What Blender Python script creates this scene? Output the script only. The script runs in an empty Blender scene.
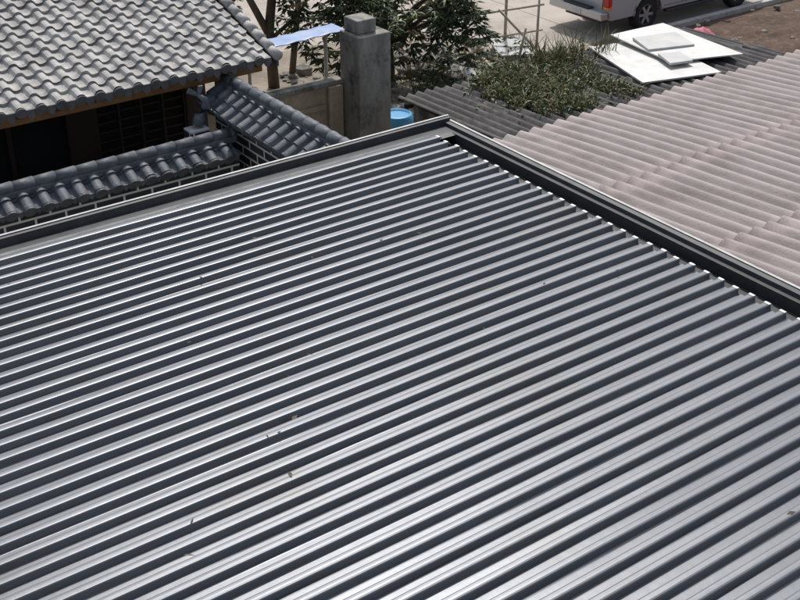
import bpy, math, random
from mathutils import Vector, Matrix
random.seed(7)
R=random.random
def ru(a,b): return a+(b-a)*R()
C=bpy.context.scene.collection
# ---------------------------------------------------------------- materials
def mat(name,c1,c2=None,rough=.7,metal=0.,scale=4.,stretch=(1,1,1),bump=0.,bscale=30.,spec=.5,detail=6,lo=.35,hi=.65,c3=None,s3=1.,lo3=.5,hi3=.7):
    m=bpy.data.materials.new(name);m.use_nodes=True
    nt=m.node_tree;N=nt.nodes;Lk=nt.links;b=N['Principled BSDF']
    b.inputs['Roughness'].default_value=rough;b.inputs['Metallic'].default_value=metal
    b.inputs['Specular IOR Level'].default_value=spec
    b.inputs['Base Color'].default_value=(*c1,1)
    tc=N.new('ShaderNodeTexCoord')
    if c2:
        mp=N.new('ShaderNodeMapping');mp.inputs['Scale'].default_value=stretch
        Lk.new(tc.outputs['Object'],mp.inputs[0])
        n=N.new('ShaderNodeTexNoise');n.inputs['Scale'].default_value=scale;n.inputs['Detail'].default_value=detail
        n.inputs['Roughness'].default_value=.65
        Lk.new(mp.outputs[0],n.inputs['Vector'])
        r=N.new('ShaderNodeMapRange');r.inputs[1].default_value=lo;r.inputs[2].default_value=hi
        Lk.new(n.outputs[0],r.inputs[0])
        mx=N.new('ShaderNodeMix');mx.data_type='RGBA'
        mx.inputs[6].default_value=(*c1,1);mx.inputs[7].default_value=(*c2,1)
        Lk.new(r.outputs[0],mx.inputs[0]);out=mx.outputs[2]
        if c3:
            n3=N.new('ShaderNodeTexNoise');n3.inputs['Scale'].default_value=s3;n3.inputs['Detail'].default_value=8;n3.inputs['Roughness'].default_value=.7
            Lk.new(tc.outputs['Object'],n3.inputs['Vector'])
            r3=N.new('ShaderNodeMapRange');r3.inputs[1].default_value=lo3;r3.inputs[2].default_value=hi3
            Lk.new(n3.outputs[0],r3.inputs[0])
            m3=N.new('ShaderNodeMix');m3.data_type='RGBA';m3.inputs[7].default_value=(*c3,1)
            Lk.new(out,m3.inputs[6]);Lk.new(r3.outputs[0],m3.inputs[0]);out=m3.outputs[2]
        Lk.new(out,b.inputs['Base Color'])
    if bump:
        n2=N.new('ShaderNodeTexNoise');n2.inputs['Scale'].default_value=bscale;n2.inputs['Detail'].default_value=5
        Lk.new(tc.outputs['Object'],n2.inputs['Vector'])
        bp=N.new('ShaderNodeBump');bp.inputs['Strength'].default_value=bump;bp.inputs['Distance'].default_value=.02
        Lk.new(n2.outputs[0],bp.inputs['Height']);Lk.new(bp.outputs[0],b.inputs['Normal'])
    return m
def tint_cells(m,inc,amt):
    nt=m.node_tree;N=nt.nodes;Lk=nt.links;b=N['Principled BSDF']
    src=b.inputs['Base Color'].links[0].from_socket
    tc=N.new('ShaderNodeTexCoord');v=N.new('ShaderNodeVectorMath');v.operation='SNAP';v.inputs[1].default_value=inc
    Lk.new(tc.outputs['Object'],v.inputs[0])
    w=N.new('ShaderNodeTexWhiteNoise');Lk.new(v.outputs[0],w.inputs['Vector'])
    r=N.new('ShaderNodeMapRange');r.inputs[3].default_value=1-amt;r.inputs[4].default_value=1+amt;Lk.new(w.outputs['Value'],r.inputs[0])
    s=N.new('ShaderNodeVectorMath');s.operation='SCALE';Lk.new(src,s.inputs[0]);Lk.new(r.outputs[0],s.inputs['Scale'])
    Lk.new(s.outputs[0],b.inputs['Base Color'])
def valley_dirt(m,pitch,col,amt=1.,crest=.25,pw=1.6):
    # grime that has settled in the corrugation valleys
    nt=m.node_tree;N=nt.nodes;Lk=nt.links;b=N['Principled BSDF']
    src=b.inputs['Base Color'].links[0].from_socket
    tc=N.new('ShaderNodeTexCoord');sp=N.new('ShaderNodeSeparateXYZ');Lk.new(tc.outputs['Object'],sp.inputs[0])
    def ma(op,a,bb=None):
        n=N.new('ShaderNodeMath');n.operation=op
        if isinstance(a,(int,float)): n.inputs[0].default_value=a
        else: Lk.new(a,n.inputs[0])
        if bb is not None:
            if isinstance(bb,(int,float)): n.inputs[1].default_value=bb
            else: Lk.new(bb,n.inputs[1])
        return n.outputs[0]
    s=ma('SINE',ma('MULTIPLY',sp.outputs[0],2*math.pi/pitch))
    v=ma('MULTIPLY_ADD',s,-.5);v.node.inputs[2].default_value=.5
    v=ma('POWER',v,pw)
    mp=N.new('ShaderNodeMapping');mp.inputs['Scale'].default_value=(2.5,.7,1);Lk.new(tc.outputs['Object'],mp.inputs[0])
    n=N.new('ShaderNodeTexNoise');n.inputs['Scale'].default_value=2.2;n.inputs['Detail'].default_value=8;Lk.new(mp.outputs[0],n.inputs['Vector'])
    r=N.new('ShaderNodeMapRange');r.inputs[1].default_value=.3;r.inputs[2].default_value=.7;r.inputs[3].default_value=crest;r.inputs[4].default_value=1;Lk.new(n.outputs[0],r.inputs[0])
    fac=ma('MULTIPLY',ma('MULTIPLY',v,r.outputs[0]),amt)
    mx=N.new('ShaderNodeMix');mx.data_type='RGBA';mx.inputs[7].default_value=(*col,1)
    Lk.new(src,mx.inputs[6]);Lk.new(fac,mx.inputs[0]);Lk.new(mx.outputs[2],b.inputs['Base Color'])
def brickmat(name,c1,c2,mortar,w=.26,h=.075,ms=.012):
    m=bpy.data.materials.new(name);m.use_nodes=True;nt=m.node_tree;N=nt.nodes;Lk=nt.links;b=N['Principled BSDF'];b.inputs['Roughness'].default_value=.8
    tc=N.new('ShaderNodeTexCoord');sp=N.new('ShaderNodeSeparateXYZ');Lk.new(tc.outputs['Object'],sp.inputs[0])
    a=N.new('ShaderNodeMath');Lk.new(sp.outputs[0],a.inputs[0]);Lk.new(sp.outputs[1],a.inputs[1])
    cb=N.new('ShaderNodeCombineXYZ');Lk.new(a.outputs[0],cb.inputs[0]);Lk.new(sp.outputs[2],cb.inputs[1])
    t=N.new('ShaderNodeTexBrick');t.inputs['Scale'].default_value=1;t.inputs['Brick Width'].default_value=w;t.inputs['Row Height'].default_value=h
    t.inputs['Mortar Size'].default_value=ms;t.inputs['Color1'].default_value=(*c1,1);t.inputs['Color2'].default_value=(*c2,1);t.inputs['Mortar'].default_value=(*mortar,1)
    Lk.new(cb.outputs[0],t.inputs['Vector']);Lk.new(t.outputs[0],b.inputs['Base Color'])
    return m
M={}
M['metal']=mat('grey_coated_steel',(.115,.125,.142),(.165,.175,.192),rough=.42,metal=.45,scale=2.2,stretch=(.25,3,1),bump=.05,bscale=12,lo=.3,hi=.7,c3=(.125,.12,.115),s3=1.1,lo3=.52,hi3=.85,spec=.7)
M['endcap']=mat('pale_rib_end',(.75,.75,.75),(.55,.55,.55),rough=.4,metal=.2,scale=9)
M['flash']=mat('dark_flashing',(.035,.038,.042),(.06,.063,.067),rough=.5,metal=.3,scale=5,bump=.03)
M['lip']=mat('light_flashing_edge',(.45,.45,.44),(.3,.3,.3),rough=.5,metal=.3,scale=6)
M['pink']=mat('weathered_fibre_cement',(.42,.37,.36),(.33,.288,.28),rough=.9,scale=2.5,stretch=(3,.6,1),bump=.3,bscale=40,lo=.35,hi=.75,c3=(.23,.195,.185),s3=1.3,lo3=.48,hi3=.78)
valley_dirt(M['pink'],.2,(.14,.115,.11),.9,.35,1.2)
M['dark']=mat('old_dark_fibre_cement',(.12,.115,.115),(.065,.062,.063),rough=.9,scale=3,stretch=(3,1,1),bump=.3,c3=(.19,.18,.165),s3=2.,lo3=.52,hi3=.75)
valley_dirt(M['dark'],.17,(.03,.028,.026),.9,.5)
M['tile']=mat('grey_roof_tile',(.46,.45,.43),(.31,.30,.29),rough=.8,scale=5,bump=.25,bscale=45,lo=.35,hi=.75,c3=(.19,.185,.175),s3=2.3,lo3=.55,hi3=.8)
M['tiled']=mat('dark_tile_edge',(.075,.075,.08),(.13,.13,.13),rough=.8,scale=8)
M['cop']=mat('blue_grey_coping_tile',(.12,.135,.155),(.08,.09,.105),rough=.6,scale=6,bump=.2,bscale=40,c3=(.25,.26,.27),s3=5.,lo3=.5,hi3=.8)
M['brick']=brickmat('dark_brick',(.03,.033,.037),(.05,.053,.057),(.75,.75,.72),w=.36,h=.12,ms=.014)
M['wood']=mat('dark_wood',(.03,.018,.013),(.055,.03,.019),rough=.6,scale=5,stretch=(1,1,.2))
M['woodl']=mat('orange_wood_beam',(.3,.15,.05),(.2,.09,.03),rough=.6,scale=6)
M['black']=mat('dark_interior',(.010,.009,.009),rough=.9)
M['iron']=mat('lattice_paint',(.05,.035,.025),rough=.6)
M['conc']=mat('stained_concrete',(.33,.32,.285),(.19,.182,.16),rough=.95,scale=3,stretch=(2,2,.6),bump=.5,bscale=25,c3=(.06,.058,.052),s3=2.6,lo3=.5,hi3=.68)
M['tan']=mat('tan_render',(.42,.34,.24),(.29,.225,.16),rough=.9,scale=4,bump=.2)
M['ground']=mat('dry_ground',(.33,.285,.23),(.2,.165,.125),rough=.95,scale=1.2,bump=.5,bscale=12,c3=(.12,.1,.075),s3=.9,lo3=.5,hi3=.72)
M['road']=mat('concrete_road',(.45,.405,.355),(.38,.34,.295),rough=.9,scale=1.,bump=.2,bscale=40,c3=(.29,.25,.21),s3=.5,lo3=.5,hi3=.8)
M['soil']=mat('brown_soil',(.13,.085,.06),(.075,.05,.036),rough=1,scale=5,bump=1,bscale=14,c3=(.2,.15,.11),s3=4,lo3=.55,hi3=.75)
M['kerb']=mat('kerb_concrete',(.55,.54,.51),(.42,.41,.38),rough=.85,scale=5,bump=.2)
M['white']=mat('white_board',(.70,.70,.67),(.54,.53,.50),rough=.6,scale=4,c3=(.36,.34,.3),s3=2.5,lo3=.6,hi3=.85)
M['foam']=mat('grey_panel',(.42,.43,.42),(.53,.53,.51),rough=.6,scale=3)
M['bluest']=mat('blue_white_sheet',(.2,.3,.52),(.42,.48,.58),rough=.4,scale=3,stretch=(.5,1,1),lo=.45,hi=.8)
M['blue']=mat('blue_plastic',(.05,.26,.5),(.07,.3,.52),rough=.4,scale=8)
M['pinkcl']=mat('pink_cloth',(.6,.2,.25),(.5,.14,.19),rough=.8,scale=12,bump=.4)
M['rock']=mat('rubble',(.36,.34,.31),(.2,.19,.17),rough=.95,scale=4,bump=.6,bscale=18)
M['bark']=mat('bark',(.15,.12,.09),(.08,.06,.045),rough=.95,scale=8,stretch=(1,1,.3),bump=.8,bscale=25)
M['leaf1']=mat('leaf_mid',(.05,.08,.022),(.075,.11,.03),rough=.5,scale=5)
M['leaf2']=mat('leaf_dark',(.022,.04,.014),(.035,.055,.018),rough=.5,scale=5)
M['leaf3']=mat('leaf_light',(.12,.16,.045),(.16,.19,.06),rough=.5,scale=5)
M['dry']=mat('dry_grass',(.26,.21,.11),(.19,.155,.08),rough=.8,scale=9)
M['bamboo']=mat('pale_pole',(.5,.45,.36),(.38,.33,.25),rough=.7,scale=9)
M['paint']=mat('silver_paint',(.44,.45,.47),rough=.3,metal=.15)
M['glass']=mat('car_glass',(.015,.018,.02),rough=.06)
M['rubber']=mat('tyre_rubber',(.022,.022,.022),rough=.85)
M['alloy']=mat('alloy_rim',(.5,.5,.51),rough=.3,metal=.6)
M['red']=mat('tail_lamp',(.5,.02,.015),rough=.15)
M['orange']=mat('indicator',(.75,.25,.03),rough=.2)
M['chrome']=mat('chrome_bumper',(.5,.5,.5),rough=.25,metal=.6)
M['trim']=mat('black_trim',(.03,.03,.032),rough=.6)
M['render']=mat('grey_wall_render',(.3,.3,.29),(.22,.22,.21),rough=.9,scale=2,bump=.2)
# ---------------------------------------------------------------- mesh helpers
def mk(name,vs,fs,mats,parent=None,smooth=False,mi=None,loc=None):
    me=bpy.data.meshes.new(name);me.from_pydata([tuple(v) for v in vs],[],fs)
    if not isinstance(mats,(list,tuple)): mats=[mats]
    for m in mats: me.materials.append(m)
    if mi: me.polygons.foreach_set('material_index',mi)
    if smooth: me.polygons.foreach_set('use_smooth',[True]*len(me.polygons))
    me.update()
    o=bpy.data.objects.new(name,me);C.objects.link(o)
    if parent: o.parent=parent
    if loc: o.location=loc
    return o
def empty(name,loc=(0,0,0)):
    o=bpy.data.objects.new(name,None);C.objects.link(o);o.location=loc;return o
def bev(o,w=.01,s=2):
    m=o.modifiers.new('b','BEVEL');m.width=w;m.segments=s;m.limit_method='ANGLE';return o
def boxg(x0,x1,y0,y1,z0,z1,b=0):
    v=[(x,y,z) for z in (z0,z1) for y in (y0,y1) for x in (x0,x1)]
    f=[(0,2,3,1),(4,5,7,6),(0,1,5,4),(2,6,7,3),(0,4,6,2),(1,3,7,5)]
    return v,[tuple(i+b for i in q) for q in f]
def box(name,x0,x1,y0,y1,z0,z1,m,parent=None,bw=0):
    v,f=boxg(x0,x1,y0,y1,z0,z1);o=mk(name,v,f,m,parent)
    if bw: bev(o,bw)
    return o
def boxes(name,L,m,parent=None,bw=0):
    V=[];F=[]
    for b in L:
        v,f=boxg(*b,b=len(V));V+=v;F+=f
    o=mk(name,V,F,m,parent)
    if bw: bev(o,bw)
    return o
def tube(pts,rad,n=8,base=0,cap=True):
    V=[];F=[]
    pts=[Vector(p) for p in pts]
    for i,p in enumerate(pts):
        d=(pts[min(i+1,len(pts)-1)]-pts[max(i-1,0)]).normalized()
        a=d.cross(Vector((0,0,1)) if abs(d.z)<.9 else Vector((1,0,0))).normalized();b=d.cross(a)
        for k in range(n):
            t=2*math.pi*k/n;V.append(p+(a*math.cos(t)+b*math.sin(t))*rad[i])
    for i in range(len(pts)-1):
        for k in range(n):
            a0=i*n+k;a1=i*n+(k+1)%n;F.append((base+a0,base+a1,base+a1+n,base+a0+n))
    if cap:
        F.append(tuple(base+k for k in range(n))[::-1]);F.append(tuple(base+(len(pts)-1)*n+k for k in range(n)))
    return V,F
def tubes(name,L,m,parent=None,n=8):
    V=[];F=[]
    for p,r in L:
        v,f=tube(p,r,n,len(V));V+=v;F+=f
    return mk(name,V,F,m,parent,smooth=True)
# ---------------------------------------------------------------- metal roof
mr=empty('corrugated_metal_roof')
P=.150;Z0=3.7;XE=-.13
prof=[(0,0),(.054,0),(.068,.036),(.073,.0425),(.080,.0450),(.094,.0458),(.108,.0455),(.116,.0435),(.120,.038),(.129,0)]
NP=len(prof)
def roofpts(q0,q1):
    out=[];i=0
    while True:
        for a,b in prof:
            y=q0-i*P-a
            if y<q1: return out
            out.append((y,b))
        i+=1
ys=roofpts(-.24,-13)
xs=[XE,-1,-2,-3,-4,-5,-6,-7,-8,-10,-12,-14,-17]
V=[];F=[]
nx=len(xs);caps=[]
rr_=random.Random(3)
wob=[[rr_.uniform(-.0028,.0028) for _ in xs] for _ in range(120)]
for j,(y,z) in enumerate(ys):
    k=j//NP
    e=random.Random(k).uniform(-.012,.012)
    if j%NP==0: caps.append((k,e))
    for i,x in enumerate(xs):
        V.append((x+(e if i==0 else 0),y+wob[k][i],Z0+z+wob[k][(i+3)%nx]))
for j in range(len(ys)-1):
    for i in range(nx-1):
        a=j*nx+i;F.append((a,a+nx,a+nx+1,a+1))
o=mk('ribbed_sheet',V,F,M['metal'],mr)
so=o.modifiers.new('s','SOLIDIFY');so.thickness=.0025;so.offset=-1
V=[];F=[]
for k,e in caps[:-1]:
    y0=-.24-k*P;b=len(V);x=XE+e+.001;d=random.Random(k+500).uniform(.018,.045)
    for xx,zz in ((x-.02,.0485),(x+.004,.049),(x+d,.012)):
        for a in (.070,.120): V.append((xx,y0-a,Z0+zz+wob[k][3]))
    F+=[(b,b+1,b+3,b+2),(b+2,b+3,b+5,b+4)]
o=mk('rib_end_caps',V,F,M['endcap'],mr);s=o.modifiers.new('s','SOLIDIFY');s.thickness=.003;s.offset=0  # pale pieces folded over the rib ends, much lighter than the sheet
# bits of leaf and twig lying on the sheets
V=[];F=[];rl=random.Random(21)
for i in range(46):
    x=rl.uniform(-7.5,-.4);y=rl.uniform(-7.5,-.5);a=rl.uniform(0,6.28);l=rl.uniform(.012,.035);w_=l*rl.uniform(.15,.5);b=len(V);z=Z0+.050
    ca,sa=math.cos(a),math.sin(a)
    for u,v,h in ((-l,0,0),(0,w_,.004),(l,0,.002),(0,-w_,0)): V.append((x+u*ca-v*sa,y+u*sa+v*ca,z+h))
    F.append((b,b+1,b+2,b+3))
mk('leaf_litter',V,F,M['bark'],mr)
def strip(name,sec,a0,a1,axis,m,parent):
    V=[];F=[]
    for t in (a0,a1):
        for u,z in sec: V.append((u,t,z) if axis=='y' else (t,u,z))
    n=len(sec)
    for i in range(n-1): F.append((i,i+1,i+1+n,i+n))
    o=mk(name,V,F,m,parent);s=o.modifiers.new('s','SOLIDIFY');s.thickness=.004;s.offset=0
    return o
strip('box_gutter',[(-.30,3.655),(-.165,3.655),(-.15,3.60),(.12,3.60),(.125,3.70),(.175,3.70),(.18,3.735),(.24,3.74),(.245,3.5)],-13,-.004,'y',M['flash'],mr)
strip('gutter_lip',[(.232,3.747),(.258,3.747),(.26,3.66)],-13,-.03,'y',M['lip'],mr)
strip('verge_flashing',[(-.30,3.69),(-.22,3.70),(-.05,3.70),(-.045,3.77),(0,3.775),(.004,3.5)],-17,.25,'x',M['flash'],mr)
strip('verge_lip',[(-.012,3.782),(.014,3.782),(.016,3.72)],-17,.262,'x',M['lip'],mr)
strip('verge_inner_trim',[(-.256,3.724),(-.24,3.738),(-.225,3.712)],-17,-.17,'x',M['lip'],mr)
boxes('supporting_wall',[(-17,.14,-.26,-.06,0,3.58),(-.06,.14,-13,-.262,0,3.58)],M['render'],mr)
# ---------------------------------------------------------------- fibre cement roofs
def wave_sheet(name,x0,x1,q0,q1,zf,pitch,amp,m,parent=None,seams=(),ny=8,jit=.0):
    V=[];F=[];nxx=int((x1-x0)/pitch*12)
    bounds=[q0]+sorted(seams,reverse=True)+[q1]
    rows=[]
    for s in range(len(bounds)-1):
        a,b=bounds[s],bounds[s+1]
        for j in range(ny+1):
            q=a+(b-a)*j/ny
            rows.append((q+(.0 if j else .06*(s>0)),(.016*(1-j/ny))*(1 if s>0 else 0),s))
    for (q,l,s) in rows:
        for i in range(nxx+1):
            x=x0+(x1-x0)*i/nxx
            sid=int((x-x0)/(pitch*5))
            jj=random.Random(sid*13+s).uniform(-jit,jit)
            z=zf(x,q)+amp*math.sin(2*math.pi*x/pitch)+l+jj*.3
            V.append((x,q+jj,z))
    w=nxx+1
    for r in range(len(rows)-1):
        for i in range(nxx): F.append((r*w+i,(r+1)*w+i,(r+1)*w+i+1,r*w+i+1))
    o=mk(name,V,F,m,parent,smooth=True)
    s=o.modifiers.new('s','SOLIDIFY');s.thickness=.008;s.offset=-1
    return o
pr=empty('fibre_cement_roof')
tp=math.tan(math.radians(5.2))
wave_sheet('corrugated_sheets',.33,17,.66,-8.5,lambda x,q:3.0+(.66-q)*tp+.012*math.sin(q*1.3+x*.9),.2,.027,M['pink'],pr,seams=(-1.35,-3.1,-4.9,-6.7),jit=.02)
boxes('eave_purlin',[(.5,16.9,.35,.43,2.86,2.94)],M['wood'],pr)
boxes('walls',[(.5,16.9,.05,.25,0,2.85),(16.6,16.8,-8,.045,0,2.85)],M['render'],pr)
dr=empty('shed_roof')
zd=lambda x,q:2.0+(q-3)*-.04
wave_sheet('dark_corrugated_sheets',3.06,9.2,4.75,1.2,zd,.17,.03,M['dark'],dr,seams=(3.2,),jit=.03)
boxes('shed_walls',[(3.2,9.1,4.4,4.55,0,1.86),(3.2,3.35,1.2,4.395,0,1.86),(8.95,9.1,1.2,4.395,0,1.86)],M['conc'],dr)
box('edge_batten',3.1,9.1,4.6,4.66,1.80,1.86,M['wood'],dr)
def poly_slab(name,pts,z,t,m,parent=None,tilt=0):
    n=len(pts);V=[(x,y,z+tilt*(y-pts[0][1])) for x,y in pts]+[(x,y,z+t+tilt*(y-pts[0][1])) for x,y in pts]
    F=[tuple(range(n))[::-1],tuple(range(n,2*n))]+[(i,(i+1)%n,(i+1)%n+n,i+n) for i in range(n)]
    return mk(name,V,F,m,parent)
poly_slab('white_board',[(6.9,4.7),(6.2,2.8),(7.5,2.4),(8.05,4.3)],2.0,.025,M['white'],tilt=-.035)
poly_slab('white_board',[(7.45,4.75),(7.15,3.15),(8.35,2.7),(8.65,4.7)],2.09,.02,M['white'],tilt=-.02)
poly_slab('foam_panel',[(7.5,4.3),(7.25,3.7),(8.05,3.45),(8.3,4.1)],2.13,.04,M['foam'])
poly_slab('foam_panel',[(7.2,3.45),(7.0,3.0),(7.4,2.9),(7.55,3.3)],2.145,.035,M['foam'])
# ---------------------------------------------------------------- tile roofs
def tiles(name,O,A,D,L,W,pitch,course,r,lap,m,parent,n=10):
    O=Vector(O);A=Vector(A).normalized();D=Vector(D).normalized();U=A.cross(D).normalized()
    if U.z<0: U=-U
    V=[];F=[]
    ncol=int(round(L/pitch));ss=[];hs=[]
    for c in range(ncol):
        for k in range(n):
            u=k/n*pitch
            if u<2*r: h=math.sqrt(max(0,r*r-(u-r)**2))*.9
            else:
                w=(u-2*r)/(pitch-2*r);h=-.018*math.sin(math.pi*w)
            ss.append(c*pitch+u);hs.append(h)
    ss.append(ncol*pitch);hs.append(0)
    w=len(ss);nr=int(math.ceil(W/course));rows=0
    for j in range(nr):
        t0=W-(j+1)*course;t1=W-j*course
        for e in (1,0):
            t=t1+.012 if e else max(t0,0)
            for i,(s,h) in enumerate(zip(ss,hs)):
                rn=random.Random(int(i//n)*97+j*31);cc=rn.uniform(-1,1);c2=rn.uniform(-1,1)
                V.append(O+A*(s+cc*.005)+D*(t+c2*.01)+U*(h+(lap+cc*.004 if e else 0)))
            rows+=1
    for rr in range(rows-1):
        for i in range(w-1): F.append((rr*w+i,rr*w+i+1,(rr+1)*w+i+1,(rr+1)*w+i))
    return mk(name,V,F,m,parent,smooth=False),U
def eave_ends(name,O,A,D,L,W,pitch,r,lap,m,parent,drop=.07):
    O=Vector(O);A=Vector(A).normalized();D=Vector(D).normalized();U=A.cross(D).normalized()
    if U.z<0: U=-U
    V=[];F=[]
    for c in range(int(round(L/pitch))):
        ctr=O+A*(c*pitch+r)+D*(W+.02)+U*(lap*.5)
        b=len(V);n=14
        for dd in (0,.022):
            for k in range(n):
                t=2*math.pi*k/n;V.append(ctr+(A*math.cos(t)+U*math.sin(t))*(r*1.08)+D*dd)
        F.append(tuple(b+n+k for k in range(n)))
        for k in range(n): F.append((b+k,b+(k+1)%n,b+n+(k+1)%n,b+n+k))
        b=len(V);p0=O+A*(c*pitch+2*r)+D*(W+.014);g=pitch-2*r
        for dd in (0,.012):
            for u,z in ((0,lap),(0,-.02),(.25,-.02-drop*.6),(.5,-.02-drop),(.75,-.02-drop*.6),(1,-.02),(1,lap)):
                V.append(p0+A*(u*g)+Vector((0,0,z))+D*dd)
        F.append(tuple(range(b+7,b+14)));F.append(tuple(range(b,b+7))[::-1])
        for k in range(7): F.append((b+k,b+(k+1)%7,b+7+(k+1)%7,b+7+k))
    mk(name,V,F,m,parent)
ho=empty('courtyard_house')
sl=math.radians(17);Lr=13.;EQ=3.95;EZ=3.27;rk=EQ+4.6*math.cos(sl);rz=EZ+4.6*math.sin(sl)
D=Vector((0,-math.cos(sl),-math.sin(sl)))
tm=M['tile'];tint_cells(tm,(.24,.2,50),.16)
tiles('front_tiles',(.5-Lr,rk,rz),(1,0,0),D,Lr,4.6,.24,.21,.062,.034,tm,ho)
eave_ends('eave_tiles',(.5-Lr,rk,rz),(1,0,0),D,Lr,4.6,.24,.062,.03,M['tiled'],ho,drop=.075)
D2=Vector((0,math.cos(sl),-math.sin(sl)))
tiles('rear_tiles',(.5-Lr,rk+.01,rz),(1,0,0),D2,Lr,4.6,.24,.21,.062,.03,tm,ho)
tubes('ridge_roll',[([(.5-Lr,rk,rz+.05),(.56,rk,rz+.05)],[.13,.13])],tm,ho,12)
L=[]
for k in range(22):
    t0=k*.21;a=Vector((.56,rk,rz+.02))+D*t0;b=a+D*.23
    L.append(([a+Vector((0,0,-.005)),b+Vector((0,0,.02))],[.058,.068]))
tubes('rake_rolls',L,tm,ho,10)
mk('barge_board',[(.6,rk,rz-.02),(.6,EQ+.03,EZ-.02),(.6,EQ+.03,EZ-.13),(.6,rk,rz-.15),(.57,rk,rz-.02),(.57,EQ+.03,EZ-.02),(.57,EQ+.03,EZ-.13),(.57,rk,rz-.15)],[(0,1,2,3),(7,6,5,4),(0,4,5,1),(1,5,6,2),(2,6,7,3),(3,7,4,0)],M['tiled'],ho)
mk('soffit',[(.5-Lr,rk,rz-.06),(.5,rk,rz-.06),(.5,EQ+.06,EZ-.06),(.5-Lr,EQ+.06,EZ-.06)],[(0,1,2,3)],M['wood'],ho)
box('eave_beam',.5-Lr,.45,EQ+.2,EQ+.32,EZ-.22,EZ-.11,M['woodl'],ho,.01)
boxes('rafters',[(x0,x0+.06,EQ+.08,EQ+.6,EZ-.105,EZ-.06) for x0 in [.3-.45*i for i in range(28)]],M['wood'],ho)
boxes('walls',[(.5-Lr,.1,5.15,5.3,0,.95),(.5-Lr,-3.4,5.15,5.3,.951,3.4),(-1.9,-1.5,5.15,5.3,.951,3.4),(-.2,.1,5.15,5.3,.951,3.4),(-3.4,-1.9,5.15,5.3,2.85,3.4),(-1.5,-.2,5.15,5.3,2.75,3.4),(-.1,.1,5.305,12,0,3.35),(.5-Lr,.1,12.,12.15,0,3.35)],M['wood'],ho)
boxes('opening_shade_sheets',[(-3.4,-1.9,5.24,5.26,.951,2.85),(-1.5,-.2,5.24,5.26,.951,2.75)],M['black'],ho)  # near-black sheets: interior shade painted in as flat colour across the openings
bars=[]
for (a,b) in ((-1.5,-.2),):
    for i in range(5):
        x=a+(b-a-.03)*i/4;bars.append((x,x+.03,5.17,5.2,.951,2.75))
    for i in range(14):
        z=.97+i*.13;bars.append((a,b,5.203,5.225,z,z+.022))
boxes('window_lattice',bars,M['iron'],ho)
boxes('door_frame',[(-2.68,-2.62,5.16,5.2,.951,2.85)],M['wood'],ho)
boxes('columns',[(-4.9,-4.74,4.5,4.66,0,3.04),(-.02,.12,4.5,4.64,0,3.04)],M['conc'],ho,.02)
# ---------------------------------------------------------------- courtyard wall with coping
def wallcop(name,O,A,Nn,L,h,zt,wd=.37,bt=.27):
    e=empty(name);A=Vector(A);Nn=Vector(Nn);O=Vector(O)
    def bx(nm,a0,a1,n0,n1,z0,z1,m,bw=0):
        V=[]
        for z in (z0,z1):
            for n in (n0,n1):
                for a in (a0,a1): V.append(O+A*a+Nn*n+Vector((0,0,z)))
        o=mk(nm,V,[(0,2,3,1),(4,5,7,6),(0,1,5,4),(2,6,7,3),(0,4,6,2),(1,3,7,5)],m,e)
        if bw: bev(o,bw)
    bx('brick_wall',0,L,-.16,.16,0,zt-bt,M['brick'])
    bx('corbel_course',-.02,L+.02,-.185,.185,zt-bt+.002,zt-bt+.035,M['cop'],.008)
    for s,nm in ((1,'near'),(-1,'back')):
        Dd=(Nn*s*.86+Vector((0,0,-.5))).normalized()
        tiles('coping_tiles_'+nm,O+Nn*s*.04+Vector((0,0,zt-.07)),A,Dd,L,wd,.21,.17,.072,.02,M['cop'],e,n=12)
        eave_ends('coping_ends_'+nm,O+Nn*s*.04+Vector((0,0,zt-.07)),A,Dd,L,wd,.21,.072,.02,M['cop'],e,drop=.03)
    bx('ridge_course',-.04,L+.04,-.075,.075,zt-.09,zt+.0,M['cop'],.02)
    v=[];f=[]
    n=int(L/.25)
    for i in range(n+1):
        a0=i*.25;a1=min(a0+.265,L+.05)
        v1,f1=tube([O+A*a0+Vector((0,0,zt+.02)),O+A*a1+Vector((0,0,zt+.024))],[.068,.074],12,len(v));v+=v1;f+=f1
    mk('ridge_roll',v,f,M['cop'],e,smooth=True)
    return e
wallcop('tiled_courtyard_wall',(-11,3.42,0),(1,0,0),(0,-1,0),10.55,3,2.62,.23,.22)
wallcop('tiled_courtyard_wall',(-.1,.9,0),(0,1,0),(-1,0,0),3.3,3,3.06)
tubes('grey_post',[([(-.05,4.3,0),(-.05,4.3,3.2)],[.05,.05])],M['conc'])
base=Vector((-.72,3.8,2.68))
fi=empty('fish_finial')
tubes('body',[([base,base+Vector((.05,0,.1)),base+Vector((.14,0,.2)),base+Vector((.13,0,.32)),base+Vector((.03,0,.40))],[.07,.085,.07,.045,.02])],M['cop'],fi,10)
V=[];F=[]
for a,b_ in (((.03,.38),((-.1,.44),(-.06,.5),(.02,.44))),((.03,.38),((.06,.5),(.12,.5),(.1,.42))),((.17,.22),((.26,.26),(.27,.32),(.17,.3)))):
    b=len(V)
    for yy in (-.012,.012):
        V.append(base+Vector((a[0],yy,a[1])))
        for p in b_: V.append(base+Vector((p[0],yy,p[1])))
    F+=[(b,b+1,b+2,b+3),(b+7,b+6,b+5,b+4)]+[(b+i,b+(i+1)%4,b+4+(i+1)%4,b+4+i) for i in range(4)]
mk('fins',V,F,M['cop'],fi)
box('pedestal',-.86,-.6,3.7,3.9,0,2.65,M['brick'],fi)
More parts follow.
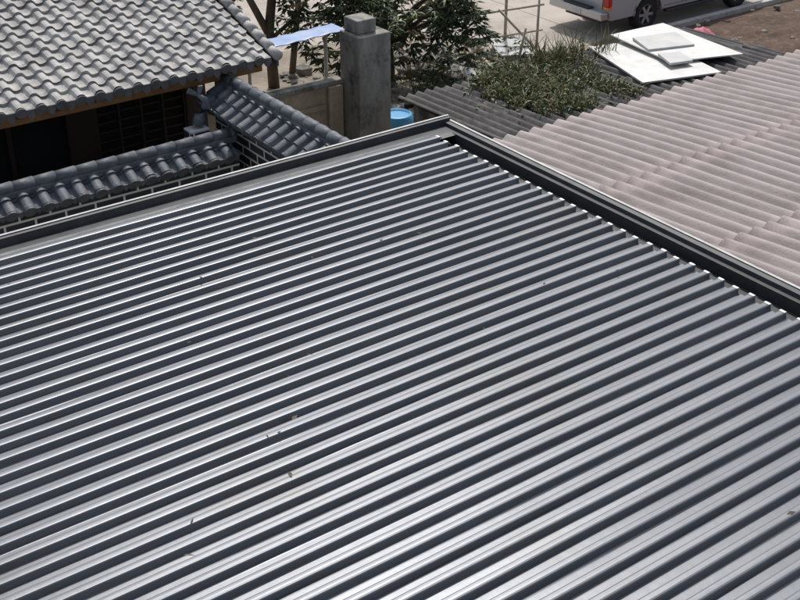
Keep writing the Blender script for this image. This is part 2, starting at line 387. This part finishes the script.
# ---------------------------------------------------------------- pillar, tan wall, blue sheet
pi=empty('concrete_gate_pillar')
box('shaft',2.6,3.18,5.1,5.62,0,2.85,M['conc'],pi,.02)
box('cap_block',2.66,3.0,5.22,5.58,2.852,3.06,M['conc'],pi,.02)
tw=empty('tan_boundary_wall')
boxes('wall',[(.25,2.597,5.55,5.7,0,2.05)],M['tan'],tw)
boxes('coping',[(.23,2.597,5.52,5.73,2.052,2.12)],M['conc'],tw,.01)
boxes('piers',[(.9,1.1,5.47,5.547,0,2.05),(2.3,2.55,5.47,5.547,0,2.05)],M['tan'],tw,.01)
boxes('panel_frames',[(1.15,2.25,5.51,5.547,1.7,1.78),(1.15,2.25,5.51,5.547,1.15,1.22)],M['tan'],tw,.01)
wave_sheet('blue_metal_awning',.95,2.75,6.05,5.66,lambda x,q:2.76+(x-1)*.03,.3,.006,M['bluest'])
tubes('awning_post',[([(1.12,5.75,2.12),(1.12,5.75,2.74)],[.025,.025]),([(2.5,5.85,0),(2.5,5.85,2.78)],[.03,.03])],M['bamboo'])
# ---------------------------------------------------------------- ground / road
mk('ground',[(-300,-300,0),(300,-300,0),(300,300,0),(-300,300,0)],[(0,1,2,3)],M['ground'])
mk('concrete_road',[(10.2,9.3,.004),(60,9.0,.004),(60,21,.004),(-40,21,.004),(-40,13.2,.004),(6.5,12.8,.004),(8.6,12.0,.004)],[tuple(range(7))],M['road'])
boxes('road_joint',[(x,x+.015,9.4,21,.005,.008) for x in (12,16.5,21,25.5)]+[(6,60,14.5,14.515,.009,.011)],M['ground'])
boxes('kerb',[(12.6+i*1.0,13.59+i*1.0,8.92,9.08,0,.13) for i in range(30)],M['kerb'],bw=.015)
V=[];F=[];nn=60
for j in range(nn+1):
    for i in range(nn+1):
        u=i/nn;v=j/nn;e=min(u,1-u,v,1-v)*5
        V.append((11.2+u*10,5.2+v*3.7,.008+min(1,e)*(.12+.05*math.sin(u*31)*math.sin(v*17)+.05*R())))
for j in range(nn):
    for i in range(nn): a=j*(nn+1)+i;F.append((a,a+1,a+nn+2,a+nn+1))
mk('brown_soil',V,F,M['soil'],smooth=True)
# ---------------------------------------------------------------- rubble
import bmesh
def rock(c,s,V,F):
    bm=bmesh.new();bmesh.ops.create_icosphere(bm,subdivisions=1,radius=1)
    b=len(V);sx,sy,sz=ru(.6,1.2)*s,ru(.6,1.2)*s,ru(.35,.8)*s
    a=ru(0,6.28);ca,sa=math.cos(a),math.sin(a)
    for v in bm.verts:
        k=ru(.75,1.15);x,y,z=v.co.x*sx*k,v.co.y*sy*k,v.co.z*sz*k
        V.append((c[0]+x*ca-y*sa,c[1]+x*sa+y*ca,c[2]+z))
    for f in bm.faces: F.append(tuple(b+v.index for v in f.verts))
    bm.free()
V=[];F=[]
for i in range(520):
    x=ru(4.8,10.4);q=ru(6.6,11.2)+(x-8)*-.1
    s=ru(.03,.15)*(1.5 if R()<.12 else 1);rock((x,q,s*.3),s,V,F)
for i in range(60):
    x=ru(11.5,17);q=ru(5.6,8.7);s=ru(.03,.1);rock((x,q,.13+s*.3),s,V,F)
mk('rubble_pile',V,F,M['rock'])
V=[];F=[]
for i in range(14):
    x=ru(6.8,9.3);q=ru(7.6,10.4);s=ru(.22,.36);rock((x,q,s*.3),s,V,F)
mk('boulders',V,F,M['rock'])
tubes('discarded_poles',[([(x,q,.1),(x+ru(-.8,.8),q+ru(-.8,.8),ru(.3,1.3))],[.03,.025]) for x,q in ((8.2,8.3),(8.8,8.6),(9.2,9.3),(9.5,8.5),(10,9.2),(7.6,9.6),(8.6,9.9))],M['bamboo'])
tubes('bamboo_frame',[([(9.6,9.9,0),(9.5,9.8,1.9)],[.035,.03]),([(8.6,10.2,.9),(10.3,9.5,1.05)],[.025,.025]),([(8.75,10.2,0),(8.7,10.15,1.7)],[.035,.028]),([(10.2,9.55,0),(10.25,9.6,1.3)],[.03,.025]),([(8.6,10.2,.35),(10.3,9.5,.5)],[.022,.022])],M['bamboo'])
poly_slab('scrap_board',[(8.9,9.2),(9.6,9.0),(9.8,9.7),(9.1,9.9)],.25,.03,M['foam'],tilt=.2)
poly_slab('scrap_board',[(7.3,8.3),(7.8,8.0),(8.1,8.5),(7.6,8.8)],.2,.03,M['foam'],tilt=.35)
def lathe(name,pr,c,m,parent=None,n=24):
    V=[];F=[]
    for r,z in pr:
        for k in range(n): t=2*math.pi*k/n;V.append((c[0]+r*math.cos(t),c[1]+r*math.sin(t),c[2]+z))
    for i in range(len(pr)-1):
        for k in range(n): F.append((i*n+k,i*n+(k+1)%n,(i+1)*n+(k+1)%n,(i+1)*n+k))
    F.append(tuple(range(n))[::-1]);F.append(tuple((len(pr)-1)*n+k for k in range(n)))
    return mk(name,V,F,m,parent,smooth=True)
lathe('blue_barrel',[(.2,0),(.26,.05),(.28,.3),(.27,.33),(.29,.36),(.29,.6),(.27,.64),(.29,.68),(.25,.86),(.22,.88),(.21,.84),(.2,.84)],(3.9,5.95,.27),M['blue'])
box('concrete_block',3.55,4.3,5.65,6.3,0,.27,M['conc'])
V=[];F=[];nn=14
for j in range(nn+1):
    for i in range(nn+1):
        u=i/nn-.5;v=j/nn-.5;r=math.hypot(u,v)
        V.append((13.1+u*.9+ru(-.03,.03),7.5+v*.8,max(.03,.5*(1-(r*1.9)**2))+ru(0,.09)))
for j in range(nn):
    for i in range(nn): a=j*(nn+1)+i;F.append((a,a+1,a+nn+2,a+nn+1))
mk('pink_cloth',V,F,M['pinkcl'],smooth=True)
wave_sheet('stacked_sheets',13.6,16.5,5.4,3.2,lambda x,q:1.9,.2,.03,M['dark'])
boxes('sheet_stand',[(13.7,13.85,3.4,5.2,0,1.85),(16.2,16.35,3.4,5.2,0,1.85)],M['conc'])
# ---------------------------------------------------------------- plants
def leaf(V,F,mi,p,d,l,w,m):
    d=d.normalized();s=d.cross(Vector((ru(-1,1),ru(-1,1),ru(.2,1)))).normalized()
    up=s.cross(d)
    b=len(V);mid=p+d*l*.5
    V+= [p,mid+s*w-up*w*.3,p+d*l+Vector((0,0,-l*.15)),mid-s*w-up*w*.3,mid+up*w*.15]
    F+= [(b,b+1,b+4),(b+1,b+2,b+4),(b+2,b+3,b+4),(b+3,b,b+4)];mi+=[m]*4
LM=[M['leaf1'],M['leaf2'],M['leaf3'],M['dry']]
def crown(name,clumps,n,l,w,parent,whorl=7):
    V=[];F=[];mi=[]
    for (c,r,dk) in clumps:
        c=Vector(c)
        for i in range(int(n*r*r)+4):
            d=Vector((random.gauss(0,1),random.gauss(0,1),random.gauss(0,.8))).normalized()
            p=c+d*r*ru(.45,1.05)
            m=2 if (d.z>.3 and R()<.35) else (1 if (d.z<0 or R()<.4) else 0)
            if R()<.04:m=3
            a0=ru(0,6.28)
            for k in range(whorl):
                a=a0+k*2*math.pi/whorl+ru(-.3,.3)
                dd=Vector((math.cos(a),math.sin(a),ru(-.7,.15)))+d*.4
                leaf(V,F,mi,p,dd,l*ru(.7,1.2),w*ru(.8,1.2),m)
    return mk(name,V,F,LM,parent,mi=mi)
mt=empty('mango_tree')
tb=Vector((6.6,10.0,0));fk=Vector((6.5,9.9,.8))
cl=[];lim=[([tb,tb+Vector((.03,.02,.4)),fk],[.14,.12,.10])]
for i in range(56):
    u=ru(-1,1);v=ru(-1,1)
    c=Vector((6.2,9.7,0))+Vector((.81,-.587,0))*u*1.85+Vector((.587,.81,0))*v*.9
    c.z=ru(.8,2.75)-.35*abs(u)*R()
    cl.append((tuple(c),ru(.24,.46),0))
    if i%3==0:
        md=fk.lerp(c,.5)+Vector((0,0,.2));lim.append(([fk,md,c],[.055,.035,.012]))
tubes('trunk',lim,M['bark'],mt)
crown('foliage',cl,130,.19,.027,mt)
st=empty('slender_tree')
tubes('trunk',[([(4.5,11.0,0),(4.4,10.9,1.2),(4.5,10.8,2.2),(4.4,10.9,3.4)],[.12,.10,.08,.05]),([(4.4,10.9,1.1),(4.0,10.9,1.9),(3.9,11,3.3)],[.08,.07,.04]),([(5.1,11.3,0),(5.2,11.1,1.5),(5.1,11.0,3.2)],[.07,.06,.03]),([(4.5,10.85,1.9),(5.2,10.7,2.5),(5.5,10.6,3.1)],[.05,.04,.02]),([(4.4,10.9,1.0),(4.9,10.6,1.5),(5.3,10.4,2.2)],[.045,.035,.015])],M['bark'],st)
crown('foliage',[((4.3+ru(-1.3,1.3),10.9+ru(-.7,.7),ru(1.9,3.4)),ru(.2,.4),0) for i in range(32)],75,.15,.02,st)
def grass(name,pts,n,hmin,hmax,spread,cols,parent=None):
    V=[];F=[];mi=[]
    for (x,y,z) in pts:
        for i in range(n):
            a=ru(0,6.28);rr=spread*math.sqrt(R());p=Vector((x+rr*math.cos(a),y+rr*math.sin(a),z))
            h=ru(hmin,hmax);ln=Vector((ru(-.6,.6),ru(-.6,.6),1))*h;w=ru(.005,.012)
            s=Vector((math.cos(a),math.sin(a),0))*w;b=len(V)
            V+=[p-s,p+s,p+ln*.6+s*.6,p+ln*.6-s*.6,p+ln+Vector((ru(-.1,.1),ru(-.1,.1),-h*.1))]
            F+=[(b,b+1,b+2,b+3),(b+3,b+2,b+4)];mi+=[random.choice(cols)]*2
    return mk(name,V,F,LM,parent,mi=mi)
cents=[(5.35+ru(-.95,.9),3.75+ru(-.95,.95),ru(.12,.42)) for i in range(28)]
def inroof():
    while 1:
        c=random.choice(cents);x=c[0]+random.gauss(0,c[2]);q=c[1]+random.gauss(0,c[2]*.8)
        if q<4.72 and not (x>6.0 and q<3.9): return x,q
pts=[(*inroof(),1.98) for i in range(200)]
grass('roof_weeds',pts,34,.05,.24,.10,[0,0,0,1,2,2,3,3,3])
V=[];F=[];mi=[]
for i in range(2500):
    x,q=inroof();p=Vector((x,q,2.0+ru(0,.12)))
    leaf(V,F,mi,p,Vector((ru(-1,1),ru(-1,1),ru(0,.8))),ru(.05,.13),ru(.010,.024),random.choice([0,0,1,2,2,3,3]))
mk('roof_creeper',V,F,LM,mi=mi)
grass('ground_weeds',[(ru(6.5,10.3),ru(6.8,10),0) for i in range(70)],26,.15,.6,.22,[0,1,1,2,3,3])
grass('tall_weeds',[(ru(5.2,7.0),ru(4.3,4.75),1.95) for i in range(14)],16,.25,.6,.15,[2,3,3,0])
crown('low_shrubs',[((ru(5.8,9.0),ru(7,10),ru(.15,.5)),ru(.18,.38),0) for i in range(28)],90,.13,.022,None,6)
# ---------------------------------------------------------------- pickup
tr=empty('pickup_truck',(12.0,9.25,0))
def arch(cx,r,z0,n=9): return [(cx-r*math.cos(math.pi*k/n),z0+ (r*math.sin(math.pi*k/n))) for k in range(n+1)]
WB=3.15;RX=1.25
low=.42
side=[(.04,.62),(.1,low)]+arch(RX,.44,low)+arch(RX+WB,.44,low)+[(5.02,low),(5.12,.6),(5.12,.85),(5.02,1.02),(4.0,1.12),(3.85,1.14),(.0,1.12)]
def extrude_side(name,prof,y0,y1,m,bw=.03,inset=0,zi=1.):
    n=len(prof);V=[]
    for y,s in ((y0,1),(y1,-1)):
        for x,z in prof: V.append((x,y+(s*inset if z>zi else 0),z))
    F=[tuple(range(n)),tuple(range(n,2*n))[::-1]]+[(i,i+n,(i+1)%n+n,(i+1)%n) for i in range(n)]
    o=mk(name,V,F,m,tr)
    if bw: bev(o,bw,3)
    return o
extrude_side('body',side,0,1.8,M['paint'],.025)
cabp=[(1.55,1.13),(1.7,1.72),(2.0,1.77),(3.1,1.75),(3.95,1.13)]
extrude_side('cab',cabp,.03,1.77,M['paint'],.03,.14,1.3)
for s,y in ((1,.0),(-1,1.8)):
    def gw(nm,pp):
        n=len(pp);V=[]
        for x,z in pp: V.append((x,y+s*(.032+(z-1.13)/.6*.135-.008),z))
        mk(nm,V,[tuple(range(n))],M['glass'],tr)
    gw('rear_side_window',[(1.72,1.2),(1.8,1.6),(2.3,1.64),(2.3,1.2)])
    gw('front_side_window',[(2.4,1.2),(2.4,1.64),(3.02,1.62),(3.6,1.2)])
mk('rear_window',[(1.575,.2,1.25),(1.575,1.6,1.25),(1.665,1.5,1.6),(1.665,.3,1.6)],[(0,1,2,3)],M['glass'],tr)
mk('windscreen',[(3.9,.2,1.2),(3.9,1.6,1.2),(3.2,1.5,1.7),(3.2,.3,1.7)],[(0,1,2,3)],M['glass'],tr)
boxes('bed_liner',[(.08,1.5,.1,1.7,1.105,1.13)],M['trim'],tr)
boxes('bed_rail',[(.0,1.52,.0,.09,1.125,1.165),(.0,1.52,1.71,1.8,1.125,1.165),(.0,.07,.092,1.708,1.125,1.165)],M['paint'],tr,.01)
boxes('rear_bumper',[(-.16,.06,.05,1.75,.44,.62)],M['chrome'],tr,.03)
boxes('bumper_step',[(-.14,.04,.5,1.3,.622,.65)],M['trim'],tr,.008)
boxes('front_bumper',[(5.06,5.24,.04,1.76,.4,.66)],M['paint'],tr,.04)
boxes('tail_lamp',[(-.018,.09,-.012,.17,.74,1.06),(-.018,.09,1.63,1.812,.74,1.06)],M['red'],tr,.02)
boxes('indicator_lamp',[(-.024,.085,-.018,.165,.68,.735),(-.024,.085,1.635,1.818,.68,.735)],M['orange'],tr,.01)
boxes('number_plate',[(-.172,-.162,.7,1.1,.47,.59)],M['white'],tr)
boxes('tailgate_handle',[(-.02,.0,.78,1.02,.92,.98)],M['trim'],tr,.005)
boxes('tailgate_seams',[(-.006,.01,.19,.2,.66,1.1),(-.006,.01,1.6,1.61,.66,1.1)],M['trim'],tr)
boxes('side_step',[(RX+.55,RX+WB-.55,-.07,.05,.36,.41),(RX+.55,RX+WB-.55,1.75,1.87,.36,.41)],M['trim'],tr,.015)
boxes('door_seams',[(2.35,2.362,-.003,.01,.5,1.12),(3.45,3.462,-.003,.01,.5,1.12),(1.6,1.612,-.003,.01,.5,1.12),(1.76,3.44,-.003,.01,.5,.51)],M['trim'],tr)
boxes('side_moulding',[(1.8,3.9,-.018,-.002,.7,.76)],M['trim'],tr,.005)
boxes('door_handles',[(2.12,2.28,-.03,-.001,.98,1.01),(3.15,3.31,-.03,-.001,.98,1.01)],M['chrome'],tr,.008)
boxes('wing_mirrors',[(3.5,3.62,-.2,-.01,1.15,1.32),(3.5,3.62,1.81,2.0,1.15,1.32)],M['paint'],tr,.03)
boxes('headlamps',[(4.98,5.13,.02,.35,.74,.93),(4.98,5.13,1.45,1.78,.74,.93)],M['glass'],tr,.02)
L=[]
for cx in (RX,RX+WB):
    for y in (0.,1.8):
        L.append(([(cx-.45*math.cos(math.pi*k/12),y,low+.45*math.sin(math.pi*k/12)) for k in range(13)],[.028]*13))
tubes('arch_flares',L,M['paint'],tr,8)
boxes('chassis',[(.1,5,.35,1.45,.3,.5)],M['trim'],tr)
def wheel(cx,y,s):
    V=[];F=[];n=32
    e=empty('wheel',(cx,y,.37));e.parent=tr
    prt=[(.2,.02),(.24,0),(.34,0),(.37,.03),(.37,.21),(.34,.24),(.2,.24)]
    for r,d in prt:
        for k in range(n): t=2*math.pi*k/n;V.append((r*math.cos(t),s*d,r*math.sin(t)))
    for i in range(len(prt)-1):
        for k in range(n): F.append((i*n+k,i*n+(k+1)%n,(i+1)*n+(k+1)%n,(i+1)*n+k))
    mk('tyre',V,F,M['rubber'],e,smooth=True)
    V=[];F=[]
    for r,d in ((.245,.012),(.225,.005),(.215,.06),(.0,.075)):
        for k in range(n): t=2*math.pi*k/n;V.append((r*math.cos(t),s*d,r*math.sin(t)))
    for i in range(3):
        for k in range(n): F.append((i*n+k,i*n+(k+1)%n,(i+1)*n+(k+1)%n,(i+1)*n+k))
    mk('rim_dish',V,F,[M['alloy'],M['trim']],e,mi=[0]*(2*n)+[1]*n)
    V=[];F=[]
    for k in range(6):
        t=2*math.pi*k/6
        for (r,wd,d) in ((.03,.035,.01),(.22,.028,.012),(.22,.028,.04),(.03,.035,.04)):
            for sg in (-1,1): V.append((r*math.cos(t)-sg*wd*math.sin(t),s*d,r*math.sin(t)+sg*wd*math.cos(t)))
        b=k*8;F+=[(b,b+1,b+3,b+2),(b+2,b+3,b+5,b+4),(b,b+2,b+4,b+6),(b+1,b+7,b+5,b+3)]
    for k in range(16): t=2*math.pi*k/16;V.append((.06*math.cos(t),s*.006,.06*math.sin(t)))
    F.append(tuple(range(48,64)))
    mk('spokes',V,F,M['alloy'],e)
for cx in (RX,RX+WB): wheel(cx,.03,1);wheel(cx,1.77,-1)
# ---------------------------------------------------------------- light
S=Vector((.40,.55,.98)).normalized()
w=bpy.data.worlds.new('World');bpy.context.scene.world=w;w.use_nodes=True
nt=w.node_tree;sk=nt.nodes.new('ShaderNodeTexSky');sk.sky_type='NISHITA';sk.sun_disc=False
sk.sun_elevation=math.asin(S.z);sk.sun_rotation=math.atan2(S.x,S.y);sk.dust_density=3;sk.air_density=1.
hs=nt.nodes.new('ShaderNodeHueSaturation');hs.inputs['Saturation'].default_value=.6
nt.links.new(sk.outputs[0],hs.inputs['Color'])
nt.links.new(hs.outputs[0],nt.nodes['Background'].inputs[0]);nt.nodes['Background'].inputs[1].default_value=.14
l=bpy.data.lights.new('sun','SUN');l.energy=3.0;l.angle=math.radians(2.);l.color=(1,.965,.92)
lo=bpy.data.objects.new('sun',l);C.objects.link(lo);lo.rotation_euler=S.to_track_quat('Z','Y').to_euler()
f=1195.;th=math.radians(29.8);yaw=math.radians(-35.9)
cd=bpy.data.cameras.new('Camera');co=bpy.data.objects.new('Camera',cd);C.objects.link(co)
cd.sensor_width=36;cd.lens=36*f/800;cd.clip_end=2000
co.location=(-6.89,-9.04,8.2);co.rotation_euler=(math.pi/2-th,0,yaw);bpy.context.scene.camera=co
vs=bpy.context.scene.view_settings;vs.view_transform='Standard';vs.look='None';vs.exposure=0
